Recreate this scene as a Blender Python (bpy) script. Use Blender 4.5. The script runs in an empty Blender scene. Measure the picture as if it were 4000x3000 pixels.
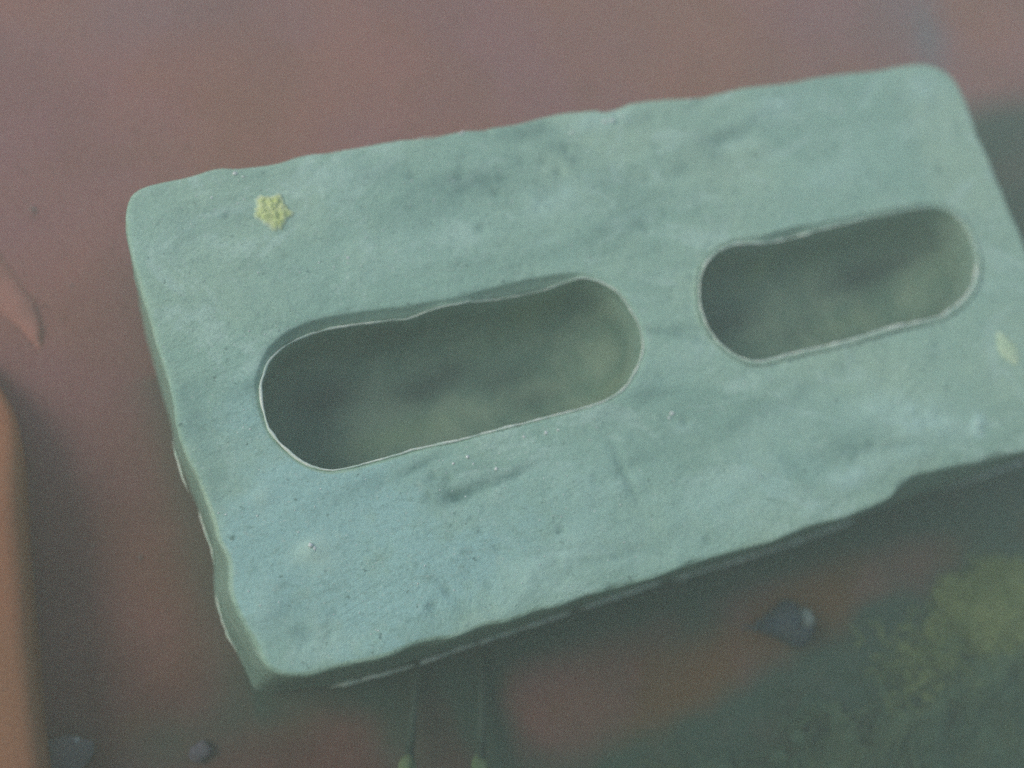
import bpy, bmesh, math, random
import numpy as np
from mathutils import Vector, Matrix, Euler, noise
from mathutils.geometry import delaunay_2d_cdt

random.seed(7)
rng = np.random.default_rng(7)
S = bpy.context.scene
MM = 0.001
TOP = 50.0                       # height of the brick's top face above the floor, mm

# ------------------------------------------------------------------ camera
FPX = 1048.96
CAM_R = Euler((0.328913, -0.250262, -0.316901), 'XYZ')
CAM_C = Vector((-125.62, -66.10, 229.59 + TOP))          # mm
cam = bpy.data.cameras.new('camera')
cam.sensor_width = 36.0
cam.lens = FPX / 1024 * 36.0
cam.clip_start = 0.005
cam.clip_end = 50
cam.dof.use_dof = True
cam.dof.focus_distance = 0.232
cam.dof.aperture_fstop = 4.6
co = bpy.data.objects.new('camera', cam)
S.collection.objects.link(co)
co.location = CAM_C * MM
co.rotation_euler = CAM_R
S.camera = co
RM = CAM_R.to_matrix()

def at(x, y, z=TOP):
    """photo pixel (1024 wide) -> point in the place, on the level z (mm)"""
    d = RM @ Vector(((x - 512) / FPX, -(y - 384) / FPX, -1))
    return CAM_C + d * ((z - CAM_C.z) / d.z)

# ------------------------------------------------------------------ world, sun
SUN_EL, SUN_AZ = math.radians(44), math.radians(-70)      # azimuth from +Y towards +X
w = bpy.data.worlds.new('World'); S.world = w; w.use_nodes = True
nt = w.node_tree
bg = nt.nodes['Background']
sky = nt.nodes.new('ShaderNodeTexSky'); sky.sky_type = 'NISHITA'; sky.sun_disc = False
sky.sun_elevation = SUN_EL; sky.sun_rotation = SUN_AZ
nt.links.new(sky.outputs[0], bg.inputs[0]); bg.inputs[1].default_value = 0.13
sl = bpy.data.lights.new('sun', 'SUN'); sl.energy = 1.2; sl.angle = math.radians(32); sl.color = (1, .95, .86)
so = bpy.data.objects.new('sun', sl); S.collection.objects.link(so)
sd = Vector((math.sin(SUN_AZ) * math.cos(SUN_EL), math.cos(SUN_AZ) * math.cos(SUN_EL), math.sin(SUN_EL)))
so.rotation_euler = sd.to_track_quat('Z', 'Y').to_euler()
so.location = sd * 3
S.view_settings.view_transform = 'Standard'; S.view_settings.look = 'None'
S.view_settings.gamma = 1; S.view_settings.exposure = 0.48
S.cycles.volume_bounces = 2; S.cycles.max_bounces = 8
S.cycles.use_denoising = False

# ------------------------------------------------------------------ helpers
def link(o, parent=None):
    S.collection.objects.link(o)
    if parent: o.parent = parent
    return o
def tag(o, label=None, cat=None, group=None, kind=None):
    if label: o['label'] = label
    if cat: o['category'] = cat
    if group: o['group'] = group
    if kind: o['kind'] = kind
    return o
def mesh(name, V, F, mats, parent=None, smooth=True, attrs=None):
    me = bpy.data.meshes.new(name)
    me.from_pydata([tuple(c * MM for c in v) for v in V], [], F)
    me.polygons.foreach_set('use_smooth', [smooth] * len(F))
    for k, arr in (attrs or {}).items():
        a = me.attributes.new(k, 'FLOAT', 'POINT'); a.data.foreach_set('value', np.asarray(arr, dtype=np.float32))
    for m in (mats if isinstance(mats, (list, tuple)) else [mats]): me.materials.append(m)
    me.update()
    return link(bpy.data.objects.new(name, me), parent)
def empty(name, loc):
    o = bpy.data.objects.new(name, None); o.empty_display_size = .01; o.location = Vector(loc) * MM
    return link(o)

class NT:
    """tiny node-tree writer"""
    def __init__(s, name):
        s.m = bpy.data.materials.new(name); s.m.use_nodes = True
        s.t = s.m.node_tree; s.b = s.t.nodes['Principled BSDF']
        s.c = s.t.nodes.new('ShaderNodeTexCoord').outputs['Object']
    def n(s, k, **kw):
        q = s.t.nodes.new(k)
        for a, v in kw.items(): setattr(q, a, v)
        return q
    def l(s, a, b): s.t.links.new(a, b)
    def noise(s, scale, detail=4, rough=.55, stretch=None, dist=0):
        q = s.n('ShaderNodeTexNoise'); q.inputs['Scale'].default_value = scale
        q.inputs['Detail'].default_value = detail; q.inputs['Roughness'].default_value = rough
        q.inputs['Distortion'].default_value = dist
        src = s.c
        if stretch:
            mp = s.n('ShaderNodeMapping'); mp.inputs['Scale'].default_value = stretch[:3]
            if len(stretch) > 3: mp.inputs['Rotation'].default_value = (0, 0, stretch[3])
            s.l(src, mp.inputs[0]); src = mp.outputs[0]
        s.l(src, q.inputs['Vector']); return q.outputs['Fac']
    def ramp(s, f, lo, hi, a=0., b=1.):
        q = s.n('ShaderNodeMapRange'); q.interpolation_type = 'SMOOTHSTEP'
        for i, v in ((1, lo), (2, hi), (3, a), (4, b)): q.inputs[i].default_value = v
        s.l(f, q.inputs[0]); return q.outputs[0]
    def mix(s, f, a, b, mode='MIX'):
        q = s.n('ShaderNodeMix', data_type='RGBA', blend_type=mode)
        for sock, v in ((q.inputs[0], f), (q.inputs[6], a), (q.inputs[7], b)):
            if hasattr(v, 'links'): s.l(v, sock)
            elif isinstance(v, (int, float)): sock.default_value = v
            else: sock.default_value = (*v, 1)
        return q.outputs[2]
    def attr(s, name):
        q = s.n('ShaderNodeAttribute', attribute_name=name); return q.outputs['Fac']
    def mul(s, a, b):
        q = s.n('ShaderNodeMath', operation='MULTIPLY')
        for i, v in enumerate((a, b)):
            if hasattr(v, 'links'): s.l(v, q.inputs[i])
            else: q.inputs[i].default_value = v
        return q.outputs[0]
    def add(s, a, b):
        o = s.mul(a, 1.0); o.node.operation = 'ADD'
        if hasattr(b, 'links'): s.l(b, o.node.inputs[1])
        else: o.node.inputs[1].default_value = b
        return o
    def done(s, col, rough=.85, bumps=(), spec=.2):
        s.l(col, s.b.inputs['Base Color']) if hasattr(col, 'links') else s.b.inputs['Base Color'].__setattr__('default_value', (*col, 1))
        s.b.inputs['Roughness'].default_value = rough
        s.b.inputs['Specular IOR Level'].default_value = spec
        prev = None
        for h, st, d in bumps:
            q = s.n('ShaderNodeBump'); q.inputs['Strength'].default_value = st; q.inputs['Distance'].default_value = d * MM
            s.l(h, q.inputs['Height'])
            if prev: s.l(prev, q.inputs['Normal'])
            prev = q.outputs[0]
        if prev: s.l(prev, s.b.inputs['Normal'])
        return s.m

# ------------------------------------------------------------------ materials
def brick_material():
    t = NT('algae_filmed_brick')
    a = t.mix(t.ramp(t.noise(16, 4, .6, None, .4), .36, .64), (.375, .585, .45), (.46, .645, .475))
    a = t.mix(t.ramp(t.noise(26, 6, .70, (.6, 1, 1), 1.6), .47, .66, 0, .65), a, (.29, .47, .365))
    a = t.mix(t.ramp(t.noise(48, 6, .72, (.7, 1, 1, .3), 1.6), .51, .64, 0, .7), a, (.56, .76, .62))
    b = t.mix(t.mul(t.attr('blue'), .9), a, (.43, .69, .62))
    b = t.mix(t.ramp(t.noise(150, 6, .75, (.8, 1, 1), 1.2), .53, .70, 0, .45), b, (.22, .37, .29))
    b = t.mix(t.ramp(t.noise(230, 5, .75, None, .5), .57, .7, 0, .55), b, (.52, .70, .57))
    b = t.mix(t.ramp(t.noise(900, 3, .8), .45, .7, 0, .38), b, (.22, .37, .30))
    b = t.mix(t.ramp(t.noise(1700, 2, .7), .60, .72, 0, .75), b, (.62, .74, .64))
    b = t.mix(t.ramp(t.noise(480, 2, .6), .66, .74, 0, .7), b, (.13, .23, .19))
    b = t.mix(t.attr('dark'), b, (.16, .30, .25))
    b = t.mix(t.attr('pale'), b, (.52, .74, .62))
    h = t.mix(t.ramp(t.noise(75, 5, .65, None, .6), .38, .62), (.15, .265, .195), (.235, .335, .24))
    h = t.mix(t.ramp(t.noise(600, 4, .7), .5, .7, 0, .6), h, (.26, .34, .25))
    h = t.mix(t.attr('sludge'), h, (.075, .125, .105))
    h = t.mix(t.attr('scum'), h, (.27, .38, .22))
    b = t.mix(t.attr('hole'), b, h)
    return t.done(b, .92, ((t.noise(900, 6, .8), .4, .4), (t.noise(230, 5, .7, (.6, 1, 1)), .4, .8), (t.noise(55, 6, .62, (.6, 1, 1), 1.0), .55, 2.4)))
def flash_material():
    t = NT('pale_mortar_flash')
    b = t.mix(t.ramp(t.noise(260, 3), .35, .65), (.62, .76, .62), (.88, .92, .78))
    return t.done(b, .8, ((t.noise(1200, 3), .5, .3),))
def floor_material():
    t = NT('silted_terracotta_floor')
    a = t.mix(t.ramp(t.noise(9, 3), .35, .65), (.42, .16, .12), (.36, .16, .115))
    a = t.mix(t.ramp(t.noise(14, 3, .5, (1, 1, 1)), .35, .6, .1, .7), a, (.34, .15, .165))
    a = t.mix(t.ramp(t.noise(900, 3, .8), .48, .72, 0, .5), a, (.42, .27, .22))
    a = t.mix(t.ramp(t.noise(420, 3, .7), .60, .74, 0, .6), a, (.12, .06, .045))
    a = t.mix(t.attr('silt'), a, (.19, .22, .23))
    a = t.mix(t.mul(t.attr('floor_shade'), t.ramp(t.noise(45, 5, .7, None, .5), .25, .65, .65, 1.)), a, (.105, .045, .03))
    a = t.mix(t.attr('olive'), a, (.20, .095, .035))
    f = t.mul(t.attr('film_shade'), t.ramp(t.noise(60, 5, .65, None, .3), .2, .6, .8, 1.0))
    a = t.mix(f, a, (.045, .105, .075))
    return t.done(a, .8, ((t.noise(500, 4, .65), .35, .4), (t.noise(40, 3), .3, 1.5)))
def ledge_material():
    t = NT('terracotta_ledge')
    a = t.mix(t.ramp(t.noise(25, 4), .35, .65), (.46, .165, .08), (.41, .175, .085))
    a = t.mix(t.ramp(t.noise(900, 2, .7), .55, .75, 0, .4), a, (.22, .12, .08))
    return t.done(a, .75, ((t.noise(500, 4), .3, .4),))
def simple(name, c1, c2, scale=200, bump=.5, dist=.5, rough=.85, c3=None, s3=700):
    t = NT(name)
    a = t.mix(t.ramp(t.noise(scale, 4, .6), .35, .65), c1, c2)
    if c3: a = t.mix(t.ramp(t.noise(s3, 3, .6), .5, .72), a, c3)
    return t.done(a, rough, ((t.noise(scale * 3, 4, .6), bump, dist),))
M_BRICK = brick_material(); M_FLASH = flash_material(); M_FLOOR = floor_material(); M_LEDGE = ledge_material()
M_GRAIN = simple('pale_grain', (.86, .9, .86), (.93, .95, .9), 900)

def flake_material():
    t = NT('yellow_green_crust')
    a = t.mix(t.ramp(t.noise(330, 4), .35, .65), (.64, .74, .28), (.76, .82, .42))
    a = t.mix(t.attr('rim'), a, (.52, .68, .60))
    return t.done(a, .85, ((t.noise(900, 4), .7, .6),))
M_FLAKE = flake_material()

# ------------------------------------------------------------------ curves
def smooth_closed(pts, step, iters=2):
    """closed Catmull-Rom through pts, resampled evenly"""
    P = [Vector((p[0], p[1])) for p in pts]; n = len(P); out = []
    for i in range(n):
        a, b, c, d = P[i - 1], P[i], P[(i + 1) % n], P[(i + 2) % n]
        for k in range(16):
            t = k / 16
            out.append(.5 * ((2 * b) + (c - a) * t + (2 * a - 5 * b + 4 * c - d) * t * t + (3 * b - a - 3 * c + d) * t ** 3))
    return resample(out, step, True)
def resample(out, step=None, closed=False, n=None):
    A = np.array([tuple(p) for p in out]); 
    if closed: A = np.vstack([A, A[:1]])
    d = np.r_[0, np.cumsum(np.linalg.norm(np.diff(A, axis=0), axis=1))]
    N = n or max(8, int(d[-1] / step)); s = np.linspace(0, d[-1], N, endpoint=not closed)
    return np.stack([np.interp(s, d, A[:, k]) for k in range(A.shape[1])], 1)
def normals(A):
    T = np.roll(A, -2, 0) - np.roll(A, 2, 0); T /= np.linalg.norm(T, axis=1)[:, None] + 1e-9
    N = np.stack([T[:, 1], -T[:, 0]], 1)
    area = .5 * np.sum(A[:, 0] * np.roll(A[:, 1], -1) - np.roll(A[:, 0], -1) * A[:, 1])
    return N if area > 0 else -N          # outward
def smooth1(a, k):
    for _ in range(k): a = (np.roll(a, 1, 0) + 2 * a + np.roll(a, -1, 0)) / 4
    return a
def nz(x, y, z=0., s=1., o=3):
    return noise.fractal(Vector((x * s, y * s, z)), 1.0, 2.0, o)

# ------------------------------------------------------------------ the brick
# its outline on the top face, mm (long side along X)
OUT = [(-114.6, 59.2), (-104, 60.2), (-98, 61.0), (-92.8, 60.0), (-84, 59.8), (-76, 61.4), (-66, 60.8), (-54, 61.3), (-45, 60.4), (-36, 61.0), (-22, 60.7),
       (-9.2, 61.9), (5, 61.1), (18.4, 61.8), (34, 60.6), (48, 61.2), (63.5, 60.6), (78, 61.0), (96.5, 60.5), (108, 60.8), (115, 59.6), (120.4, 55.5), (122.0, 48),
       (121.2, 38), (120.2, 24), (119.7, 12), (119.2, -1), (119.6, -15), (118.8, -28), (119.4, -42), (117.5, -52), (113, -57.5), (104, -59.4),
       (94, -59.0), (84, -58.4), (76, -58.0), (68, -57.2), (60, -56.6), (53, -56.2), (47.5, -58.2), (41, -60.0), (30, -60.8), (18, -60.4), (7, -61.2), (-6, -60.6), (-18, -60.6),
       (-28, -60.9), (-37, -60.6), (-43, -60.0), (-50, -60.6), (-56, -60.0), (-62, -60.4), (-68, -59.6), (-76, -60.1), (-83, -59.0), (-91, -59.5), (-100, -58.7),
       (-108, -58.2), (-114.4, -55), (-117.0, -47), (-118.6, -38), (-117.4, -31), (-118.6, -25), (-118.8, -19.6), (-119.6, -11.8), (-121.0, -2.5), (-120.6, 9.8),
       (-121.2, 22.8), (-121.6, 34), (-121.8, 44), (-121.2, 52), (-119, 57)]
outline = smooth_closed(OUT, 1.25)
No = normals(smooth1(outline, 6))
nO = len(outline)

def px_loop(pts, z, step=1.0):
    return smooth_closed([tuple(at(x, y, z))[:2] for x, y in pts], step)
LIPZ = TOP - 3.6
LIP1 = [(260.5, 387), (263, 410), (270, 431), (280, 444), (293, 456), (307, 465), (324, 470), (341, 469.5), (380, 460), (418, 449), (457, 441), (496, 430.5), (527, 423),
        (557, 415), (588, 407), (611, 398), (627, 385), (637, 367), (642, 352), (641, 336), (636, 320), (627, 305), (616, 292), (602, 283), (590, 279.5), (578, 279),
        (562, 284), (542, 291), (520, 296), (496, 300), (465, 303), (450, 305.5), (436, 309), (424, 313), (412, 317.5), (400, 320.3), (380, 322), (357, 325), (330, 329), (310, 335),
        (293, 342), (281, 350), (272, 358), (265, 371)]
LIP2 = [(699, 303), (699, 287), (701, 273), (708, 260), (719, 251), (734, 245), (750, 244), (768, 243), (785, 240), (803, 235), (816, 231), (828, 228), (850, 223),
        (872, 218), (893, 214), (912, 210), (928, 208), (941, 209.5), (954, 216), (964, 227), (971, 242), (975, 258), (975, 272), (971, 287), (962, 300), (950, 310), (936, 318), (912, 324), (884, 330), (856, 339),
        (828, 346), (797, 353), (766, 361), (756, 362), (744, 360), (729, 352), (718, 343), (709, 331), (703, 318)]
RIM1_OUT = [(-1, 0)]
slots = []; DEEP = []
for L_, tops in ((LIP1, ((253, 395), (259, 364), (275, 339), (301, 324), (341, 315), (403, 306), (450, 297), (496, 287), (530, 279), (565, 272), (585, 272))),
                 (LIP2, ((712, 252), (735, 241), (779, 231), (812, 224), (844, 217), (880, 209), (912, 204)))):
    lip = px_loop(L_, LIPZ)
    N = normals(smooth1(lip, 4))
    # how far the soft rim stands out from the lip: 0.9 mm, more where the photograph shows the wide chamfer
    tp = [at(x, y, TOP - .6) for x, y in tops]
    seg = resample([(p.x, p.y) for p in tp], .5)
    off = np.full(len(lip), .45)
    for i, q in enumerate(lip):
        d = seg - q; r = d @ N[i]; tt = np.abs(d[:, 0] * N[i, 1] - d[:, 1] * N[i, 0])
        k = np.where((tt < .7) & (r > .3) & (r < 8))[0]
        if len(k): off[i] = max(.45, r[k].min() - .3)
    off = smooth1(off, 36)
    # the lip lies deep where the chamfer is wide, and up at the face where the rim is tight
    D = smooth1(np.where(off > 1.2, TOP - LIPZ, .7), 40)
    k = ((TOP - D) - CAM_C.z) / (LIPZ - CAM_C.z)
    cxy = np.array([CAM_C.x, CAM_C.y]); lip = cxy + (lip - cxy) * k[:, None]
    slots.append((lip, N, off)); DEEP.append(D)

# relief features: (pixel x, pixel y, half length, half width, angle deg, height mm, attribute, amount)   sizes in mm
FE = [
 (311, 550, 3.2, 2.0, 10, 1.2, 'pale', 1.2), (318, 560, 6, 3, -20, .35, 'pale', .35), (300, 520, 16, 12, 30, .3, 'blue', .7), (262, 500, 4, 2, 70, .3, 'pale', .4),
 (480, 487, 11, 1.3, 8, -.8, 'dark', .6), (450, 494, 3.5, 2.2, -30, -.8, 'dark', .7), (516, 474, 7, 1.0, 5, -.4, 'dark', .4),
 (625, 475, .9, 9, 5, -.7, 'dark', .5), (640, 461, 5, .8, 0, -.5, 'dark', .45), (585, 483, 9, 7, 10, .5, 'pale', .12),
 (570, 558, 13, 5, 8, .5, 'pale', .25), (590, 548, 12, .7, -12, -.5, 'dark', .35), (602, 558, 13, .7, -6, -.5, 'dark', .35), (575, 570, 12, .7, 0, -.5, 'dark', .4), (600, 575, 12, .6, 2, .4, 'pale', .3),
 (520, 590, 14, 6, 20, .6, 'pale', .12), (455, 600, 1, 7, 25, -.4, 'dark', .2), (430, 575, 12, 8, 20, .4, 'blue', .5),
 (523, 132, 8, 2.6, 2, -.7, 'dark', .55), (470, 180, 12, 3, 0, -.4, 'dark', .3), (509, 195, 3, 6, 25, -.6, 'dark', .45), (555, 190, 7, 4, -10, -.5, 'dark', .4), (440, 200, 22, 6, 8, -.3, 'dark', .3),
 (540, 205, 5, 4, 0, .4, 'pale', .35), (570, 195, 6, 4, 20, .4, 'pale', .25), (320, 175, 12, 3, -4, .4, 'pale', .2), (385, 176, 10, 3, 10, -.4, 'dark', .25),
 (600, 121, 10, 2.5, 8, .5, 'pale', .5), (705, 98, 4, 1.3, -10, -.8, 'dark', .5), (690, 165, 10, 3, 15, -.5, 'dark', .25), (760, 120, 22, 2.2, 14, -.5, 'dark', .25), (735, 135, 18, 2, 0, -.4, 'dark', .25),
 (925, 90, 8, 6, -10, .4, 'pale', .3), (905, 98, 8, 2, 10, -.4, 'dark', .2), (780, 105, 16, 4, 8, .4, 'pale', .2), (720, 158, 5, 5, 0, -.4, 'dark', .25),
 (675, 330, 14, 1.2, -8, -.5, 'dark', .35), (700, 340, 12, 1.1, -25, -.5, 'dark', .35), (690, 352, 16, 4, 10, .3, 'pale', .15),
 (900, 410, 16, 5, -14, .6, 'pale', .35), (925, 428, 12, 4, -15, .6, 'pale', .35), (905, 445, 14, 1.2, -8, -.7, 'dark', .35), (880, 465, 17, 3, 4, .6, 'pale', .3), (868, 482, 8, 1.2, -12, -.6, 'dark', .3), (850, 480, 5, 2.5, 0, .5, 'pale', .45),
 (977, 424, 2.6, 1.7, 40, .7, 'pale', .8), (975, 433, 2, 1.4, -30, .6, 'pale', .6), (812, 508, 4, 2, 10, .5, 'pale', .35), (795, 470, 2, 8, 20, -.3, 'dark', .3), (770, 430, 14, 5, 20, .3, 'pale', .15),
 (850, 445, 14, 5, 5, -.3, 'dark', .25), (790, 400, 22, 3, 14, -.3, 'dark', .25), (650, 395, 20, 4, 14, -.3, 'dark', .25), (690, 520, 30, 8, 15, .2, 'pale', .1),
 (300, 630, 2.2, 1.6, 0, -.6, 'dark', .25), (330, 634, 1.0, 2.2, -20, -.6, 'dark', .25), (308, 640, 3.0, 1.2, 20, -.5, 'dark', .22), (265, 610, 6, 3, 70, .3, 'pale', .2),
 (215, 500, 8, 3, 75, -.4, 'dark', .3), (200, 420, 3, 16, 10, -.2, 'dark', .2), (170, 240, 14, 8, 0, .3, 'pale', .1), (220, 220, 14, 3, 5, -.2, 'dark', .25), (400, 250, 40, 6, 6, .3, 'pale', .12),
 (610, 230, 26, 3, 12, -.3, 'dark', .2), (640, 175, 10, 3, 5, -.3, 'dark', .2), (840, 170, 16, 5, 10, .3, 'pale', .15), (360, 490, 10, 2.5, 10, -.3, 'dark', .3), (420, 466, 8, .9, 14, -.5, 'dark', .5),
 (235, 420, 10, 10, 0, 0, 'blue', .3), (270, 570, 22, 16, 0, 0, 'blue', .45), (400, 620, 28, 8, 16, 0, 'blue', .4), (540, 530, 30, 16, 10, 0, 'blue', .25), (350, 520, 20, 16, 0, 0, 'blue', .5), (760, 490, 30, 10, 15, 0, 'blue', .2),
 (300, 610, 9, 4, 20, -.25, 'dark', .15), (560, 620, 9, 3, 15, .2, 'pale', .15),
]
r2 = random.Random(11)
for _ in range(70):
    x, y = r2.uniform(-112, 112), r2.uniform(-54, 56)
    FE.append((None, (x, y), r2.uniform(2, 9), r2.uniform(.6, 2.6), r2.gauss(3, 14), r2.choice((-.35, .3, -.25, .25)), r2.choice(('dark', 'pale')), r2.uniform(.05, .2)))
feats = []
for f in FE:
    if f[0] is None: c = f[1]
    else: p = at(f[0], f[1], TOP); c = (p.x, p.y)
    ang = math.radians(f[4]); feats.append((c[0], c[1], f[2], f[3], math.cos(ang), math.sin(ang), f[5], f[6], f[7]))
pits = [(r2.uniform(-116, 116), r2.uniform(-57, 57), r2.uniform(.3, .9), r2.uniform(.3, .8)) for _ in range(110)]
for px_, py_ in ((543, 162), (577, 160), (567, 148), (482, 229), (412, 176), (560, 172), (486, 132), (538, 208), (497, 192), (460, 176), (433, 478), (447, 479), (432, 607)):
    p = at(px_, py_); pits.append((p.x, p.y, 1.0, .9))

def relief(X, Y):
    """height and stains on the top face at arrays X, Y (mm)"""
    H = np.zeros(len(X)); A = {'dark': np.zeros(len(X)), 'pale': np.zeros(len(X)), 'blue': np.zeros(len(X))}
    wob = np.array([nz(x, y, 5., .12, 2) for x, y in zip(X, Y)])
    wob2 = np.array([nz(x, y, 9., .45, 2) for x, y in zip(X, Y)])
    for cx, cy, a, b, ca, sa, h, k, m in feats:
        dx, dy = X - cx, Y - cy
        u, v = (dx * ca + dy * sa) / a, (-dx * sa + dy * ca) / b
        g = np.exp(-(u * u + v * v) * 1.1) 
        g = g * np.clip(1 + .7 * wob + .5 * wob2, 0, 2)
        H += h * .8 * g; A[k] += m * g * (1.05 if k == 'dark' else 1.9)
    for cx, cy, r, h in pits:
        g = np.exp(-((X - cx) ** 2 + (Y - cy) ** 2) / (r * r)); H -= h * g; A['dark'] += .5 * g
    H += np.array([.42 * nz(x * .5, y * 1.25, 1., .05, 3) + .16 * nz(x * .6, y, 2., .22, 3) + .05 * nz(x, y, 3., .9, 2) for x, y in zip(X, Y)])
    return H, {k: np.clip(v, 0, 1) for k, v in A.items()}

V = []; F = []; att = {'dark': [], 'pale': [], 'blue': [], 'hole': []}
SL = [(330, 395, 9, 4, .8), (425, 385, 10, 4, .9), (455, 365, 6, 3, .6), (505, 375, 9, 4, .6), (590, 300, 6, 4, .5), (540, 395, 8, 2.5, .5), (380, 345, 9, 3, .4), (740, 315, 8, 4, .7), (860, 275, 11, 4, .9), (900, 262, 9, 3, .6), (800, 330, 7, 3, .4), (730, 255, 5, 3, .5)]
SC = [(752, 276, 4.5, 2, .8), (735, 290, 5, .8, .4), (520, 318, 7, 5, .5), (610, 395, 6, 3, .4), (400, 432, 16, 3, .45), (480, 345, 8, 3, .3), (810, 268, 8, 4, .3), (945, 285, 5, 7, .4), (850, 320, 12, 2.5, .3)]
def addv(pts, dark=None, pale=None, hole=0., blue=None):
    i0 = len(V); V.extend([tuple(p) for p in pts]); n = len(pts)
    for k, a in (('dark', dark), ('pale', pale), ('blue', blue), ('hole', hole)):
        if a is None: a = 0.
        att[k].extend(list(a) if hasattr(a, '__len__') else [a] * n)
    return i0
def strip(i0, i1, n, flip=False):
    for k in range(n):
        q = (i0 + k, i0 + (k + 1) % n, i1 + (k + 1) % n, i1 + k)
        F.append(q[::-1] if flip else q)

# top face: constrained triangulation between the outline's inner ring and the slots' rims
inset = 1.2
ring_in = outline - No * inset
rims = [lip + N * (off[:, None] + .7) for lip, N, off in slots]
gx, gy = np.meshgrid(np.arange(-119, 119, 1.05), np.arange(-58, 58, 1.05))
G = np.stack([gx.ravel(), gy.ravel()], 1) + rng.uniform(-.3, .3, (gx.size, 2))
def inside(P, poly):
    x, y = P[:, 0], P[:, 1]; r = np.zeros(len(P), bool); n = len(poly); j = n - 1
    for i in range(n):
        xi, yi = poly[i]; xj, yj = poly[j]
        if yi != yj: r ^= ((yi > y) != (yj > y)) & (x < (xj - xi) * (y - yi) / (yj - yi) + xi)
        j = i
    return r
keep = inside(G, outline - No * (inset + .7))
for (lip, N, off) in slots: keep &= ~inside(G, lip + N * (off[:, None] + 1.3))
G = G[keep]
allp = np.vstack([ring_in, rims[0], rims[1], G])
e = []; o = 0
for r_ in (ring_in, rims[0], rims[1]):
    e += [(o + k, o + (k + 1) % len(r_)) for k in range(len(r_))]; o += len(r_)
vs, es, fs, ov, _, _ = delaunay_2d_cdt([Vector(p) for p in allp], e, [], 0, 1e-6)
VS = np.array([tuple(v) for v in vs])
tri = np.array([f for f in fs])
cen = VS[tri].mean(1)
ok = inside(cen, ring_in) & ~inside(cen, rims[0]) & ~inside(cen, rims[1])
tri = tri[ok]
H, A = relief(VS[:, 0], VS[:, 1])
base = addv([(x, y, TOP + h) for (x, y), h in zip(VS, H)], A['dark'], A['pale'], 0., A['blue'])
for a, b, c in tri:
    p, q, r_ = VS[a], VS[b], VS[c]
    F.append((int(a), int(b), int(c)) if (q[0] - p[0]) * (r_[1] - p[1]) - (q[1] - p[1]) * (r_[0] - p[0]) > 0 else (int(a), int(c), int(b)))
remap = {}
for out_i, ins in enumerate(ov):
    for i in ins: remap[i] = out_i
def ring_ids(start, n): return [remap[start + k] for k in range(n)]
def strip_ids(a, b, flip=False):
    n = len(a)
    for k in range(n):
        q = (a[k], a[(k + 1) % n], b[(k + 1) % n], b[k]); F.append(q[::-1] if flip else q)

# outer sides: rounded arris, then the moulded side down to the floor, slightly uneven
prev = ring_ids(0, nO)
chip = np.array([max(0, nz(x, y, 4., .07, 3) - .18) * 1.5 for x, y in outline])
rad = np.array([1 + .6 * nz(x, y, 7., .05, 2) for x, y in outline])
sil_S = [at(x, y, 1.0) for x, y in ((262, 693), (309, 686), (341, 682), (449, 649), (604, 598), (775, 546), (852, 517), (945, 485), (1024, 457))]
sil_W = [at(x, y, 1.0) for x, y in ((174, 441), (201, 512), (215, 552), (216, 605), (229, 635), (241, 657), (253, 683))]
low = outline.copy()
for i, (x, y) in enumerate(outline):
    if y < -50 and -112 < x < 114: low[i, 1] = np.interp(x, [p.x for p in sil_S], [p.y for p in sil_S])
    elif x < -108 and y < 12: low[i, 0] = np.interp(-y, [-p.y for p in sil_W], [p.x for p in sil_W])
low = smooth1(low, 3)
def side_ring(t, pull, z):
    P = outline * (1 - t) + low * t + No * pull[:, None] if hasattr(pull, '__len__') else outline * (1 - t) + low * t + No * pull
    return P
for (t, pull, dz, rough) in ((0, -.7, .15, .12), (0, -.25, .5, .16), (0, -.05, 1.2, .2), (.1, .1, 4.5, .25), (.2, .1, 8, .3), (.35, .1, 15, .4), (.5, 0, 23, .4), (.7, 0, 32, .4), (.85, 0, 41, .3), (1, 0, 46.5, .15), (1, .35, 48.2, .2), (1, -.2, 50.2, .1)):
    P = outline * (1 - t) + low * t
    n_ = np.array([nz(x, y, dz * .15 + 20, .13, 3) for x, y in outline]) * rough
    c = chip * max(0, 1 - dz / 6.)
    P = P + No * (pull * (1 + 0 * rad) + n_ - c * .8)[:, None]
    z = TOP - dz * (rad if dz < 5 else 1) - c * (.5 if dz < 3 else .2)
    z = np.broadcast_to(z, (nO,))
    if dz < 3:
        hh = np.array([H[k] for k in ring_ids(0, nO)]); z = z + hh * (1 - dz / 3) 
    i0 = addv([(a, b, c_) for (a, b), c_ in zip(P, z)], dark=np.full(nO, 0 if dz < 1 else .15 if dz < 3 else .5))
    cur = [i0 + k for k in range(nO)]
    strip_ids(prev, cur); prev = cur
i0 = addv([(0, 0, -.2)])   # underside
for k in range(nO): F.append((prev[k], prev[(k + 1) % nO], i0))

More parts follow.
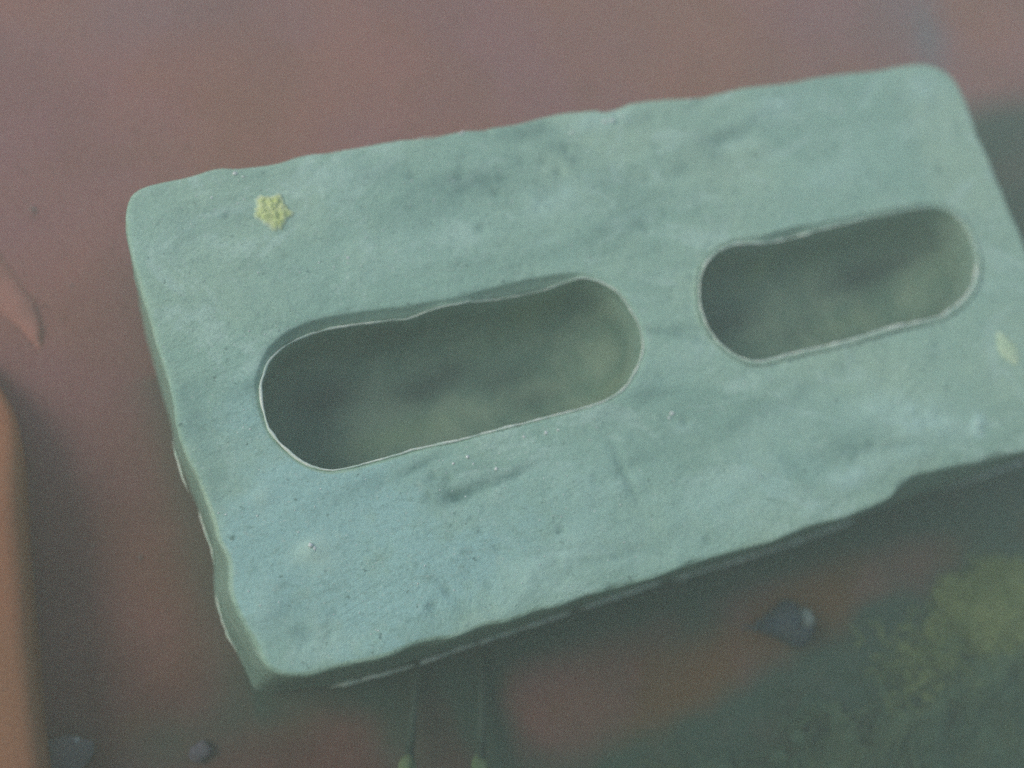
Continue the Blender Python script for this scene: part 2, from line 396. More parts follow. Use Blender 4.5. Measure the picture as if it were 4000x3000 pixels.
# slots: rim, chamfer down to the lip, wall, round trough bottom
st = nO
for (lip, N, off), rim, D in zip(slots, rims, DEEP):
    n = len(lip); prev = ring_ids(st, n); st += n
    c = lip.mean(0)
    yc = c[1]; x0, x1 = lip[:, 0].min() + 16.5, lip[:, 0].max() - 16.5
    hh = np.array([H[k] for k in prev])
    core = np.stack([np.clip(lip[:, 0], x0, x1), np.full(n, yc)], 1)
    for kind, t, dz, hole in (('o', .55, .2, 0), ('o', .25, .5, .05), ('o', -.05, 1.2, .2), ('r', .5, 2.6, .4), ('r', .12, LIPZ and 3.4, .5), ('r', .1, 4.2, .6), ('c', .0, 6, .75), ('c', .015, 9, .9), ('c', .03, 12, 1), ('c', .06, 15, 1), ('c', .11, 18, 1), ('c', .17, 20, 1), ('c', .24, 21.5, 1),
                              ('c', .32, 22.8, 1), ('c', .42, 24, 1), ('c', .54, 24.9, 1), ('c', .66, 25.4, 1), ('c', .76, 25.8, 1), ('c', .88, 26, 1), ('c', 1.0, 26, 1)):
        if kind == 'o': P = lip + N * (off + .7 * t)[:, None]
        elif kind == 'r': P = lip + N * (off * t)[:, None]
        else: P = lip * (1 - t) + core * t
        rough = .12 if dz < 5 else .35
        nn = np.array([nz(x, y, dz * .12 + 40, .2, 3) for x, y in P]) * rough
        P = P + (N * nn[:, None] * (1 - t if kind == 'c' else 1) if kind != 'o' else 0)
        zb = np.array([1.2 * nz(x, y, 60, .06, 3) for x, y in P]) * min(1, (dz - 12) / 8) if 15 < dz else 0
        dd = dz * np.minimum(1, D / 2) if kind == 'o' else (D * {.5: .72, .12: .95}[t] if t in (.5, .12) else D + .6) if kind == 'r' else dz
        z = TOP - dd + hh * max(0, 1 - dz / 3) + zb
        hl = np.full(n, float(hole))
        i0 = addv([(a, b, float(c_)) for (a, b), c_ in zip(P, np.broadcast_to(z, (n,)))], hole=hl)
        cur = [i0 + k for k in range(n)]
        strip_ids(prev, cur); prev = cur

brick = empty('brick', (0, 0, 0))
tag(brick, 'pale green grey brick with two long round ended slots lying under water', 'brick')
VA = np.array(V)
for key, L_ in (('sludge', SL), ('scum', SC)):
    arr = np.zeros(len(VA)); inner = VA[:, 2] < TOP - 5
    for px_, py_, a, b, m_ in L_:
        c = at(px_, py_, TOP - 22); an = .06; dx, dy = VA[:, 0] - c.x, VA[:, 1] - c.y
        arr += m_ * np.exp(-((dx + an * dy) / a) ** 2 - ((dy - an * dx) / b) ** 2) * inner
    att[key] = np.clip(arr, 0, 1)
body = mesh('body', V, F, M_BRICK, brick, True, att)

# thin pale burr round each slot and along the lower arris
def burr(name, P3, R_, closed, sides=6, label=None):
    P3 = np.asarray(P3, float); n = len(P3); Vb = []; Fb = []
    for i in range(n):
        a = P3[(i + 1) % n if closed else min(i + 1, n - 1)] - P3[i - 1 if (closed or i) else 0]
        T = Vector(a).normalized(); Sx = T.cross(Vector((0, 0, 1))).normalized(); U = Sx.cross(T)
        for k in range(sides):
            an = 2 * math.pi * k / sides
            q = Vector(P3[i]) + (Sx * math.cos(an) * .9 + U * math.sin(an) * 1.3) * float(R_[i])
            Vb.append(tuple(q))
    m = n if closed else n - 1
    for i in range(m):
        j = (i + 1) % n
        for k in range(sides):
            Fb.append((i * sides + k, i * sides + (k + 1) % sides, j * sides + (k + 1) % sides, j * sides + k))
    return mesh(name, Vb, Fb, M_FLASH, brick)
for si, (lip, N, off) in enumerate(slots):
    n = len(lip); c = lip.mean(0)
    Rr = []
    for i, (x, y) in enumerate(lip):
        wide = off[i] > 1.8
        r = .30 if not wide else .2
        south = N[i, 1] < -.5; west = N[i, 0] < -.5
        if south: r = .42
        if west and si == 0: r = .55
        if si == 1: r *= 1.35
        if si == 1 and x > 70 and y > c[1] - 4: r = .14
        if si == 1 and west: r = .3
        r *= .5 + .95 * abs(nz(x, y, 80 + si, .13, 3)) + .4 * nz(x, y, 90, .7, 2)
        Rr.append(max(.05, r))
    z = TOP - DEEP[si] + .35 + np.array([.25 * nz(x, y, 70, .2, 2) for x, y in lip])
    wig = np.array([.18 * nz(x, y, 75, .35, 3) for x, y in lip])
    burr('slot_rim', np.c_[lip + N * wig[:, None], z], smooth1(np.array(Rr), 1), True)
def px_line(pts, z, step=.8): return resample([tuple(at(x, y, z)) for x, y in pts], step)
for pts, z, r in (([(330, 688), (409, 667), (449, 652.5), (527, 626.5), (575, 611)], 2, .32),
                  ([(578, 610), (604, 600.5), (640, 588.5), (665, 580.5)], 3, .45),
                  ([(668, 581), (720, 565.5), (775, 549), (815, 535), (856, 519.5)], 3, .32),
                  ([(940, 491), (975, 478), (1006, 468), (1028, 460)], 3, .25),
                  ([(172, 441), (176, 455), (181, 472), (188, 492)], 22, .35),
                  ([(198, 508), (204, 528), (212, 550), (214, 566)], 16, .4),
                  ([(215, 592), (220, 612), (227, 634), (237, 652)], 10, .42),
                  ([(324, 154), (360, 148.5), (395, 143), (440, 136)], TOP - 2.2, .22),
                  ([(341, 151), (347, 150)], TOP - 2, .3)):
    P = px_line(pts, z)
    Rr = np.array([r * (.55 + .9 * abs(nz(p[0], p[1], 100, .2, 3))) for p in P])
    e_ = np.minimum(np.arange(len(P)), np.arange(len(P))[::-1]) / 4.; Rr *= np.clip(e_, .15, 1)
    P[:, 0] += [.15 * nz(p[0], p[1], 110, .4, 2) for p in P]; P[:, 1] += [.15 * nz(p[0], p[1], 115, .4, 2) for p in P]
    burr('edge_flash', P, Rr * (2.3 if P[:, 1].mean() < -57 else 1.1), False)

# pale mineral grains bedded in the top face
gpx = [(235, 174, 1.2), (243, 177, .8), (461, 134, 1.2), (463, 132, .7), (605, 122, 1.3), (612, 121, 1.3), (622, 117, .8), (572, 133, .9), (629, 121, .6), (570, 142, .6), (605, 144, .5),
       (843, 77, .9), (847, 84, .6), (825, 96, .6), (672, 414, 1.1), (669, 418, .8), (546, 433, 1.1), (524, 437, .8), (558, 430, .7), (467, 457, .9), (453, 464, .6), (473, 464, .6), (496, 469, 1.0),
       (466, 496, .5), (434, 200, .6), (412, 181, .5), (434, 203, .4), (490, 204, .5), (512, 202, .5), (450, 177, .5), (540, 190, .5), (348, 258, .8), (345, 256, .4), (196, 196, .5), (212, 198, .6), (975, 424, .7),
       (978, 433, .5), (745, 382, .5), (735, 393, .5), (310, 547, 1.2), (314, 549, 1.0), (257, 516, .6), (259, 470, .4), (900, 100, .5), (870, 103, .5), (690, 99, .9), (500, 170, .4), (430, 160, .4), (404, 183, .4),
       (590, 440, .5), (640, 470, .4), (566, 508, .5), (540, 520, .5), (620, 505, .5), (770, 380, .4), (825, 440, .4), (440, 490, .4), (392, 192, .4), (366, 238, .4), (410, 205, .4), (505, 488, .4)]
Vg, Fg = [], []
def grain(c, r):
    i0 = len(Vg); rr = random.Random(hash((round(c[0], 2), round(c[1], 2))) & 0xffff)
    for d in ((1, 0, 0), (0, 1, 0), (-1, 0, 0), (0, -1, 0), (0, 0, 1), (0, 0, -1)):
        q = r * rr.uniform(.6, 1.3); Vg.append((c[0] + d[0] * q, c[1] + d[1] * q, c[2] + d[2] * q * .7))
    for f in ((0, 1, 4), (1, 2, 4), (2, 3, 4), (3, 0, 4), (1, 0, 5), (2, 1, 5), (3, 2, 5), (0, 3, 5)): Fg.append(tuple(i0 + k for k in f))
gl = [(at(x, y).x, at(x, y).y, s * .62) for x, y, s in gpx]
r3 = random.Random(5)
while len(gl) < 800:
    x, y = r3.uniform(-117, 117), r3.uniform(-56, 58)
    if nz(x, y, 33, .05, 2) < r3.uniform(-.5, .35): continue
    gl.append((x, y, r3.choice((.1, .12, .14, .16, .2, .27))))
gp = np.array([(a, b) for a, b, _ in gl])
okg = ~inside(gp, rims[0]) & ~inside(gp, rims[1])
gh, _ = relief(gp[:, 0], gp[:, 1])
for (x, y, r), h, k in zip(gl, gh, okg):
    if k: grain((x, y, TOP + h + r * .1), r)
tag(mesh('mineral_grain', Vg, Fg, M_GRAIN, brick, True), kind='stuff')

# ------------------------------------------------------------------ crusts on the brick
def crust(name, c, R0, lobes, hgt, mat, seed, zbase, rim=True, sx=1., parent=None):
    """a lobed, bumpy crust; its outline from lobes = [(angle, extra radius, width)]"""
    Vc = [(c[0], c[1], zbase + hgt)]; Fc = []; at_ = [0.]
    NA, NR = 72, 16
    for j in range(1, NR + 1):
        t = j / NR
        for i in range(NA):
            a = 2 * math.pi * i / NA
            R_ = R0 + sum(m * math.exp(-(((a - la + math.pi) % (2 * math.pi) - math.pi) / wd) ** 2) for la, m, wd in lobes)
            R_ *= 1 + .16 * nz(math.cos(a) * 3, math.sin(a) * 3, seed, 1.6, 4)
            x, y = c[0] + math.cos(a) * R_ * t * sx, c[1] + math.sin(a) * R_ * t
            z = hgt * (1 - t ** 3.5) * (.8 + .55 * nz(x, y, seed, .9, 4)) - (.35 if j == NR else 0)
            Vc.append((x, y, zbase + z)); at_.append(max(0, (t - .72) / .28) * (.8 + .4 * nz(x, y, seed + 4, .3, 2)) if rim else 0)
    for i in range(NA):
        Fc.append((0, 1 + i, 1 + (i + 1) % NA))
        for j in range(NR - 1):
            a, b = 1 + j * NA, 1 + (j + 1) * NA
            Fc.append((a + i, b + i, b + (i + 1) % NA, a + (i + 1) % NA))
    return mesh(name, Vc, Fc, mat, parent, True, {'rim': np.clip(at_, 0, 1)})
p = at(272.5, 211)
h_, _ = relief(np.array([p.x]), np.array([p.y]))
tag(crust('algae_flake', (p.x, p.y), 4.3, [(math.radians(-20), 1.5, .22), (math.radians(-88), 1.1, .5), (math.radians(55), 1.0, .25), (math.radians(118), 1.1, .28), (math.radians(185), .6, .3), (math.radians(225), -.5, .2), (math.radians(20), -.5, .2)], 1.2, M_FLAKE, 3., TOP + h_[0]),
    'small yellow green lobed flake on the brick near its upper left corner', 'flake')
p = at(1008, 350)
h_, _ = relief(np.array([p.x]), np.array([p.y]))
tag(crust('algae_blotch', (p.x, p.y), 3.3, [(math.radians(95), 2.4, .5), (math.radians(-80), 1.5, .5)], .9,
          simple('pale_crust', (.56, .72, .48), (.66, .80, .54), 200), 8., TOP + h_[0], False),
    'pale blurred blotch on the brick at the right edge, beside the right slot', 'blotch')

# ------------------------------------------------------------------ the floor
def floor_h(x, y): return .8 * nz(x, y, 0, .02, 2) - .6
LH = 20.
LEDGE = [at(x, y, LH) for x, y in ((5, 300), (8, 335), (13, 400), (18, 470), (24, 560), (31, 650), (38, 720), (44, 768))]
NX, NY = 300, 240
X0, X1, Y0, Y1 = -330, 420, -300, 300
def grade(a, b, n):  # even grid
    return np.linspace(a, b, n)
xs, ys = grade(X0, X1, NX), grade(Y0, Y1, NY)
GX, GY = np.meshgrid(xs, ys)
FX, FY = GX.ravel(), GY.ravel()
film_shade = np.zeros(len(FX)); silt = np.zeros(len(FX)); olive = np.zeros(len(FX))
def blob(arr, px, py, a, b, ang, m, wobble=.6, s=.05):
    p = at(px, py, 0); ca, sa = math.cos(math.radians(ang)), math.sin(math.radians(ang))
    dx, dy = FX - p.x, FY - p.y
    u, v = (dx * ca + dy * sa) / a, (-dx * sa + dy * ca) / b
    r = u * u + v * v
    k = np.where(r < 6)[0]
    arr[k] += m * np.array([math.exp(-max(0, r[i] * (1 + wobble * nz(FX[i], FY[i], 15, s, 3)))) for i in k])
# green film growing round the foot of the brick, thicker to the lower right, with painted shadow mixed in
dxb = np.maximum(np.abs(FX) - 120, 0); dyb = np.maximum(np.abs(FY) - 60, 0); db = np.hypot(dxb, dyb)
film_shade += np.where(FX < -119, .6, .9) * np.where(FY < 30, 1., .35) * np.exp(-(db / 8.) ** 2)
film_shade += np.where((FY < -55), 0.95 * np.exp(-((-60 - FY) / 11.) ** 2) * np.clip((FX + 100) / 50, 0, 1), 0)
film_shade += .9 / (1 + np.exp(-(FX - 108) / 7.)) * np.clip((74 - FY) / 14, 0, 1) * np.clip((FY + 88) / 30, 0, 1)  # brick's shadow painted on the floor to its right
for q in ((398, 700, 8, 24, 0, .75), (478, 710, 8, 24, 0, .75), (440, 670, 14, 14, 0, .4), (170, 745, 13, 9, 0, .6), (700, 625, 12, 6, 0, .6), (1010, 500, 14, 10, 20, .3),  # first two paint the shadow bands along the stems
          (860, 735, 40, 14, 10, .6), (960, 720, 40, 26, 10, .5), (900, 660, 16, 8, 30, .3)): blob(film_shade, *q)
for q in ((64, 752, 6, 5, 0, .7), (76, 742, 2, 2, 0, .5), (200, 752, 3.2, 3.2, 0, .45), (930, 40, 22, 7, 70, .45), (900, 15, 20, 20, 0, .3), (130, 10, 40, 14, 0, .2), (985, 130, 20, 16, 0, .25)): blob(silt, *q)
for q in ((135, 723, 2.4, 2, 0, .5), (20, 205, 2, 14, 30, .1)): blob(olive, *q)
fn = np.array([nz(x, y, 51, .022, 4) for x, y in zip(FX, FY)])
film_shade += np.clip(fn * 1.3 - .08, 0, .45) * np.clip((-62 - FY) / 20, 0, 1) * np.clip((FX + 130) / 40, 0, 1)
fn = np.array([nz(x, y, 57, .03, 4) for x, y in zip(FX, FY)])
olive += np.clip(fn * 1.6, 0, .5) * np.clip((-55 - FY) / 20, 0, 1) + np.clip(fn, 0, .12)
for q in ((700, 790, 60, 26, 0, .9), (860, 722, 46, 17, 20, .9), (960, 680, 40, 40, 30, .9), (770, 735, 40, 12, 20, .7), (1000, 560, 16, 18, 0, .6), (630, 760, 16, 10, 10, .6)): blob(film_shade, *q)
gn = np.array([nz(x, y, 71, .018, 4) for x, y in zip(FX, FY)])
floor_shade = np.clip((75 - FY) / 80, 0, 1) * np.where(FX < 60, .74, .45) + np.clip(gn, -.15, .25) * np.clip((60 - FY) / 60, 0, 1)  # shade painted into the floor colour, deeper towards near and left, patchy
floor_shade = np.clip(floor_shade + .25 * np.clip((-90 - FY) / 30, 0, 1), 0, .85)
rust = np.zeros(len(FX))
for q in ((830, 600, 24, 9, 12, .9), (690, 690, 26, 8, 14, .7), (560, 700, 12, 10, 10, .6), (930, 560, 12, 7, 10, .7), (150, 650, 14, 12, 0, .4)): blob(rust, *q)
rust = np.clip(rust, 0, 1); film_shade *= 1 - .8 * rust; olive += .45 * rust; floor_shade *= 1 - .6 * rust
film_shade, silt, olive = (np.clip(a, 0, .96) for a in (film_shade, silt, olive))
FZ = [floor_h(x, y) for x, y in zip(FX, FY)]
Ff = [(j * NX + i, j * NX + i + 1, (j + 1) * NX + i + 1, (j + 1) * NX + i) for j in range(NY - 1) for i in range(NX - 1)]
# skirt out to the far ground
n0 = len(FX); ex = [(-2000, -2000), (2000, -2000), (2000, 2000), (-2000, 2000)]
Vf = list(zip(FX, FY, FZ)) + [(x, y, -1.) for x, y in ex]
b_ = [i for i in range(NX)]; r_ = [j * NX + NX - 1 for j in range(NY)]; t_ = [(NY - 1) * NX + i for i in range(NX)][::-1]; l_ = [j * NX for j in range(NY)][::-1]
for side, c in ((b_, 0), (r_, 1), (t_, 2), (l_, 3)):
    for a, b in zip(side[:-1], side[1:]): Ff.append((b, a, n0 + c))
    nxt = (c + 1) % 4
    Ff.append((side[-1], n0 + c, n0 + nxt))
z4 = [0, 0, 0, 0]
tag(mesh('floor', Vf, Ff, M_FLOOR, None, True, {'film_shade': list(film_shade) + z4, 'silt': list(silt) + z4, 'olive': list(olive) + z4, 'floor_shade': list(floor_shade) + z4}), kind='structure')

# ledge on the left: a raised terracotta step with a rounded nosing
Lp = resample([(p.x, p.y) for p in (LEDGE)], 4)
d0 = Lp[0] - Lp[3]; d0 /= np.linalg.norm(d0); d1 = Lp[-1] - Lp[-4]; d1 /= np.linalg.norm(d1)
Lp = np.vstack([Lp, [Lp[-1] + d1 * s for s in (10, 30, 60, 120, 200)]])
Vl, Fl = [], []
prof = [(-1.2, -2), (-1, 4), (-.6, 9), (-.2, 13), (0, 15.5), (-.4, 17.6), (-1.6, 19.2), (-3.8, 20), (-8, 20.3), (-25, 20.5), (-80, 20.5), (-300, 20.5)]
for k, (x, y) in enumerate(Lp):
    for u, z in prof:
        fall = min(1, (k + .3) / 12) ** .8        # the ledge dies down into the floor at its upper end
        Vl.append((x + u - 16 * max(0, 1 - k / 9) ** 2 + .5 * nz(x, y, z, .05, 2), y, max(-2, z * fall if z > 0 else z)))
m = len(prof)
for i in range(len(Lp) - 1):
    for k in range(m - 1): Fl.append((i * m + k, i * m + k + 1, (i + 1) * m + k + 1, (i + 1) * m + k))
tag(mesh('ledge', Vl, Fl, M_LEDGE), 'raised orange brown ledge along the lower left edge of the floor', 'ledge')

# unseen wall added behind the camera to shade the near floor
wa, wb = at(0, 768, 0), at(1024, 768, 0); wd = (wb - wa).normalized(); wn = Vector((wd.y, -wd.x, 0)); wn = wn if wn.y < 0 else -wn
Vw, Fw = [], []
for i in range(61):
    for k, (u, z) in enumerate(((0, -3), (-1, 60), (-2, 120), (-3, 200), (-5, 226), (-9, 230), (-60, 231))):
        q = wa + wd * (-500 + i * 20) + wn * (62 - u + 1.5 * nz(i * 4., z, 2, .05, 3)); Vw.append((q.x, q.y, z))
for i in range(60):
    for k in range(6): Fw.append((i * 7 + k, i * 7 + k + 1, (i + 1) * 7 + k + 1, (i + 1) * 7 + k))
tag(mesh('shade_wall', Vw, Fw, simple('green_shade_wall', (.10, .19, .14), (.14, .22, .15), 30)), kind='structure')

# ------------------------------------------------------------------ things lying on the floor
def px_poly(pts, z): return [at(x, y, z) for x, y in pts]
# reddish pointed flap
Pl = px_poly([(-30, 205), (0, 244), (18, 272), (33, 290), (39, 316), (37, 345)], 8); Pr = px_poly([(-60, 260), (-22, 290), (2, 308), (18, 322), (28, 334), (36, 346)], 8)
A1, A2 = resample([tuple(p)[:2] for p in Pl], n=34), resample([tuple(p)[:2] for p in Pr], n=34)
Vq, Fq = [], []; K = 9
for top in (0, 1):
    for i in range(34):
        for k in range(K):
            t = k / (K - 1); q = A1[i] * (1 - t) + A2[i] * t
            e_ = math.sin(math.pi * t) ** .5; en = min(1, (33 - i) / 6)
            z = -1.2 + (2.0 * e_ * en if top else 0) + .5 * nz(q[0], q[1], 3, .1, 3) * e_
            Vq.append((q[0], q[1], z))
for top in (0, 1):
    o = top * 34 * K
    for i in range(33):
        for k in range(K - 1):
            f = (o + i * K + k, o + (i + 1) * K + k, o + (i + 1) * K + k + 1, o + i * K + k + 1); Fq.append(f if not top else f[::-1])
tag(mesh('leaf', Vq, Fq, simple('dull_red_leaf', (.46, .20, .155), (.40, .19, .15), 90, .4, .8)),
    'dull reddish pointed leaf lying at the left edge just above the ledge', 'leaf')

# snail shell
def snail():
    root = empty('snail_shell', tuple(at(782, 626, 0)))
    a, b = at(742, 628, 6), at(804, 620, 8)
    ax = (b - a); Ln = ax.length; ax.normalize(); base = root.location / MM
    U = ax.cross(Vector((0, 0, 1))).normalized(); W_ = U.cross(ax)
    Vs, Fs = [], []; NTn, NC = 190, 18; turns = 5.2
    for i in range(NTn):
        t = i / (NTn - 1); g = t ** 1.25
        ang = turns * 2 * math.pi * t; rc = 3.9 * g; rt = .35 + 3.3 * g
        c = a + ax * (Ln * .86 * (t ** .9)) + (U * math.cos(ang) + W_ * math.sin(ang)) * rc
        rd = (U * math.cos(ang) + W_ * math.sin(ang))
        for k in range(NC):
            f = 2 * math.pi * k / NC
            Vs.append(tuple(c + (rd * math.cos(f) + ax * math.sin(f)) * rt - base))
    for i in range(NTn - 1):
        for k in range(NC): Fs.append((i * NC + k, i * NC + (k + 1) % NC, (i + 1) * NC + (k + 1) % NC, (i + 1) * NC + k))
    mesh('shell', Vs, Fs, simple('dark_shell', (.045, .07, .10), (.06, .08, .09), 300, .4, .3), root)
    c = b - base; Vs, Fs = [], []
    for j in range(9):
        for k in range(20):
            la = -math.pi / 2 + math.pi * (j + .02) / 8.04; f = 2 * math.pi * k / 20
            r = 1 + .1 * nz(math.cos(f) * 2, math.sin(f) * 2, j, 1, 2)
            Vs.append(tuple(c + U * (3.6 * math.cos(la) * math.cos(f) * r) + ax * (2.6 * math.cos(la) * math.sin(f) * r) + Vector((0, 0, 1)) * (3.2 * math.sin(la))))
    for j in range(8):
        for k in range(20): Fs.append((j * 20 + k, j * 20 + (k + 1) % 20, (j + 1) * 20 + (k + 1) % 20, (j + 1) * 20 + k))
    mesh('shell_mouth', Vs, Fs, simple('pale_shell', (.17, .24, .23), (.25, .31, .29), 200, .4, .4), root)
    tag(root, 'small dark bluish snail shell with a pale end, below the brick', 'snail shell')
snail()

# two water plant stems at the bottom edge
def stem(pts, label, seed):
    root = empty('water_plant', tuple(at(pts[-1][0], pts[-1][1], 0)))
    base = root.location / MM
    P = resample([tuple(at(x, y, z)) for x, y, z in pts], 1.2); n = len(P)
    Vs, Fs = [], []; NC = 10
    for i in range(n):
        t = i / (n - 1); T = Vector(P[min(i + 1, n - 1)] - P[max(i - 1, 0)]).normalized(); Sx = T.cross(Vector((0, 0, 1))).normalized(); U = Sx.cross(T)
        r = (.6 + .9 * t) * (1 + .18 * nz(P[i][0], P[i][1], seed, .3, 2)) * min(1, (i + 1) / 6)
        for k in range(NC):
            f = 2 * math.pi * k / NC; Vs.append(tuple(Vector(P[i]) - base + Sx * math.cos(f) * r + U * math.sin(f) * r))
    for i in range(n - 1):
        for k in range(NC): Fs.append((i * NC + k, i * NC + (k + 1) % NC, (i + 1) * NC + (k + 1) % NC, (i + 1) * NC + k))
    mesh('stem', Vs, Fs, M_STEM, root)
    e_ = Vector(P[-1]) - base; Vs, Fs = [], []; T = Vector(P[-1] - P[-4]).normalized(); Sx = T.cross(Vector((0, 0, 1))).normalized(); U = Sx.cross(T)
    for j in range(12):
        t = j / 11; r = 2.3 * math.sin(math.pi * (.06 + .94 * t) ** .8) * (1 - .25 * t) + .05
        for k in range(14):
            f = 2 * math.pi * k / 14; rr = r * (1 + .15 * math.cos(3 * f + seed))
            Vs.append(tuple(e_ + T * (-3 + 12 * t) + Sx * math.cos(f) * rr + U * math.sin(f) * rr * .7))
    for j in range(11):
        for k in range(14): Fs.append((j * 14 + k, j * 14 + (k + 1) % 14, (j + 1) * 14 + (k + 1) % 14, (j + 1) * 14 + k))
    mesh('bud', Vs, Fs, M_BUD, root)
    tag(root, label, 'water plant', 'water plants at the bottom edge')
M_STEM = simple('dull_green_stem', (.06, .10, .075), (.085, .13, .10), 120, .4, .5)
M_BUD = simple('pale_green_bud', (.15, .24, .11), (.24, .32, .17), 150, .4, .5)
stem([(418, 640, 2), (416, 680, 3), (413, 715, 5), (410, 745, 9), (408, 762, 14)], 'left of two thin green water stems with a pale tip, below the brick', 2.)
stem([(476, 630, 2), (481, 670, 3), (482, 710, 5), (481, 745, 9), (480, 763, 14)], 'right of two thin green water stems with a pale tip, below the brick', 5.)

# bluish pebble with a white spot, lower left, and a smaller one to its right
def pebble(px, py, rx, ry, rz, mat, label, seed, cat='pebble', spot=False):
    c = at(px, py, rz * .5); root_m = []
    Vs, Fs = [], []
    for j in range(15):
        la = -math.pi / 2 + math.pi * (j + .02) / 14.04
        for k in range(26):
            f = 2 * math.pi * k / 26; d = Vector((math.cos(la) * math.cos(f), math.cos(la) * math.sin(f), math.sin(la)))
            r = 1 + .28 * nz(d.x, d.y, d.z + seed, 1.2, 3)
            Vs.append((c.x + d.x * rx * r, c.y + d.y * ry * r, c.z + d.z * rz * r))
    for j in range(14):
        for k in range(26): Fs.append((j * 26 + k, j * 26 + (k + 1) % 26, (j + 1) * 26 + (k + 1) % 26, (j + 1) * 26 + k))
    return tag(mesh('pebble', Vs, Fs, mat), label, cat)
M_PEB = simple('blue_grey_pebble', (.15, .15, .155), (.20, .19, .19), 60, .5, .8, c3=(.10, .12, .11), s3=150)
pebble(63, 757, 6.5, 4.6, 1.3, M_PEB, 'blurred blue grey pebble beside the ledge at the lower left corner', 1.)
pebble(200, 752, 2.6, 2.4, 1.4, simple('dark_blue_pebble', (.11, .105, .13), (.13, .12, .14), 80), 'tiny dark bluish pebble at the bottom edge, right of the larger pebble', 4.)
pebble(76.5, 741, 1.0, 1.1, 1.2, simple('white_chip', (.35, .38, .38), (.42, .44, .42), 80), 'tiny whitish chip on the upper edge of the blue grey pebble', 7., 'chip')

# ------------------------------------------------------------------ algae, lower right
M_ALG = None
def algae_material():
    t = NT('dark_green_algae')
    a = t.mix(t.ramp(t.noise(40, 5, .6, (1, 1, 1, .7), .5), .35, .65), (.04, .095, .068), (.06, .125, .085))
    a = t.mix(t.ramp(t.noise(70, 5, .65, (.3, 1, 1, -.5), .4), .45, .68), a, (.085, .145, .095))
    a = t.mix(t.attr('yellow'), a, (.27, .34, .12))
    a = t.mix(t.ramp(t.noise(700, 3, .7), .5, .75, 0, .4), a, (.05, .08, .06))
    return t.done(a, .9, ((t.noise(160, 6, .7), .6, 2.0),))
M_ALG = algae_material()
MAT = [tuple(at(x, y, 2))[:2] for x, y in ((600, 800), (604, 760), (622, 742), (655, 735), (690, 732), (730, 728), (765, 716), (782, 703), (790, 688), (805, 676), (835, 668), (858, 662), (880, 668), (905, 655), (922, 640), (935, 615), (950, 592), (968, 572), (990, 556), (1012, 548), (1040, 530))]
e0, e1 = MAT[0], MAT[-1]
poly = np.array(MAT + [(e1[0] + 80, e1[1]), (e1[0] + 80, e0[1] - 60), (e0[0], e0[1] - 60)])
nx, ny = 210, 170
mx, my = np.linspace(poly[:, 0].min() - 3, poly[:, 0].max(), nx), np.linspace(poly[:, 1].min(), poly[:, 1].max() + 3, ny)
MXg, MYg = np.meshgrid(mx, my); P = np.stack([MXg.ravel(), MYg.ravel()], 1)
# warp for a ragged edge
Wp = P + np.array([(3.5 * nz(x, y, 1, .05, 4), 3.5 * nz(x, y, 7, .05, 4)) for x, y in P])
ins = inside(Wp, poly)
edge = resample([tuple(q) for q in MAT], .8)
dist = np.array([np.min(np.hypot(edge[:, 0] - q[0], edge[:, 1] - q[1])) if i else -1 for q, i in zip(Wp, ins)])
yc_ = at(1003, 596, 2)
Vm, Fm, idx, yl = [], [], {}, []
ra = at(1005, 612, 2); rb = at(800, 735, 2); rd = (rb - ra).normalized()
for i, (x, y) in enumerate(P):
    if not ins[i]: continue
    t = 1 - math.exp(-dist[i] / 5.)
    dx, dy = x - ra.x, y - ra.y; u = dx * rd.x + dy * rd.y; v = -dx * rd.y + dy * rd.x
    ridge = math.exp(-((v + 3 * nz(u, 0, 3, .05, 3)) / 5.) ** 2) * (1 if u > -8 else 0) + .7 * math.exp(-((v - 13 + 4 * nz(u, 3, 3, .05, 3)) / 4.) ** 2)
    z = -.4 + t * (.9 + 2.4 * ridge + 2.0 * nz(x, y, 6, .06, 4) + .7 * nz(x, y, 8, .3, 3))
    if nz(x, y, 31, .11, 4) * 1.1 + .05 < .42 - dist[i] / 26.: continue
    idx[i] = len(Vm); Vm.append((x, y, z if dist[i] > .8 else -1.2))
    g = math.exp(-((x - yc_.x) / 12) ** 2 - ((y - yc_.y) / 9) ** 2)
    yl.append(min(1, (.25 * ridge * math.exp(-max(0, u) / 60) + .5 * g + .12 * max(0, nz(x, y, 10, .05, 3))) * t))
for j in range(ny - 1):
    for i in range(nx - 1):
        q = (j * nx + i, j * nx + i + 1, (j + 1) * nx + i + 1, (j + 1) * nx + i)
        if all(k in idx for k in q): Fm.append(tuple(idx[k] for k in q))
# strands lying over the mat
rs = random.Random(21)
for s in range(1500):
    i = rs.choice(list(idx.values()) if s == 0 else IDX); 
    if s == 0: IDX = list(idx.values())
    x, y, z = Vm[i]
    if y < -190 or x > 200: continue
    an = math.atan2(rd.y, rd.x) + rs.gauss(0, .45); n = rs.randint(6, 12); r = rs.uniform(.18, .5); zz = max(z, 0) + rs.uniform(.2, 1.0)
    i0 = len(Vm); yv = yl[i] * rs.uniform(.6, 1.5) + rs.uniform(0, .12)
    for k in range(n):
        an += rs.gauss(0, .16); x += math.cos(an) * 1.6; y += math.sin(an) * 1.6
        px_, py_ = -math.sin(an) * r, math.cos(an) * r; tp = math.sin(math.pi * (k + .3) / n)
        Vm += [(x + px_ * tp, y + py_ * tp, zz), (x, y, zz + r * 1.2 * tp), (x - px_ * tp, y - py_ * tp, zz)]; yl += [min(1, yv)] * 3
        zz += rs.gauss(0, .15)
        if k:
            a = i0 + (k - 1) * 3; Fm += [(a, a + 1, a + 4, a + 3), (a + 1, a + 2, a + 5, a + 4)]
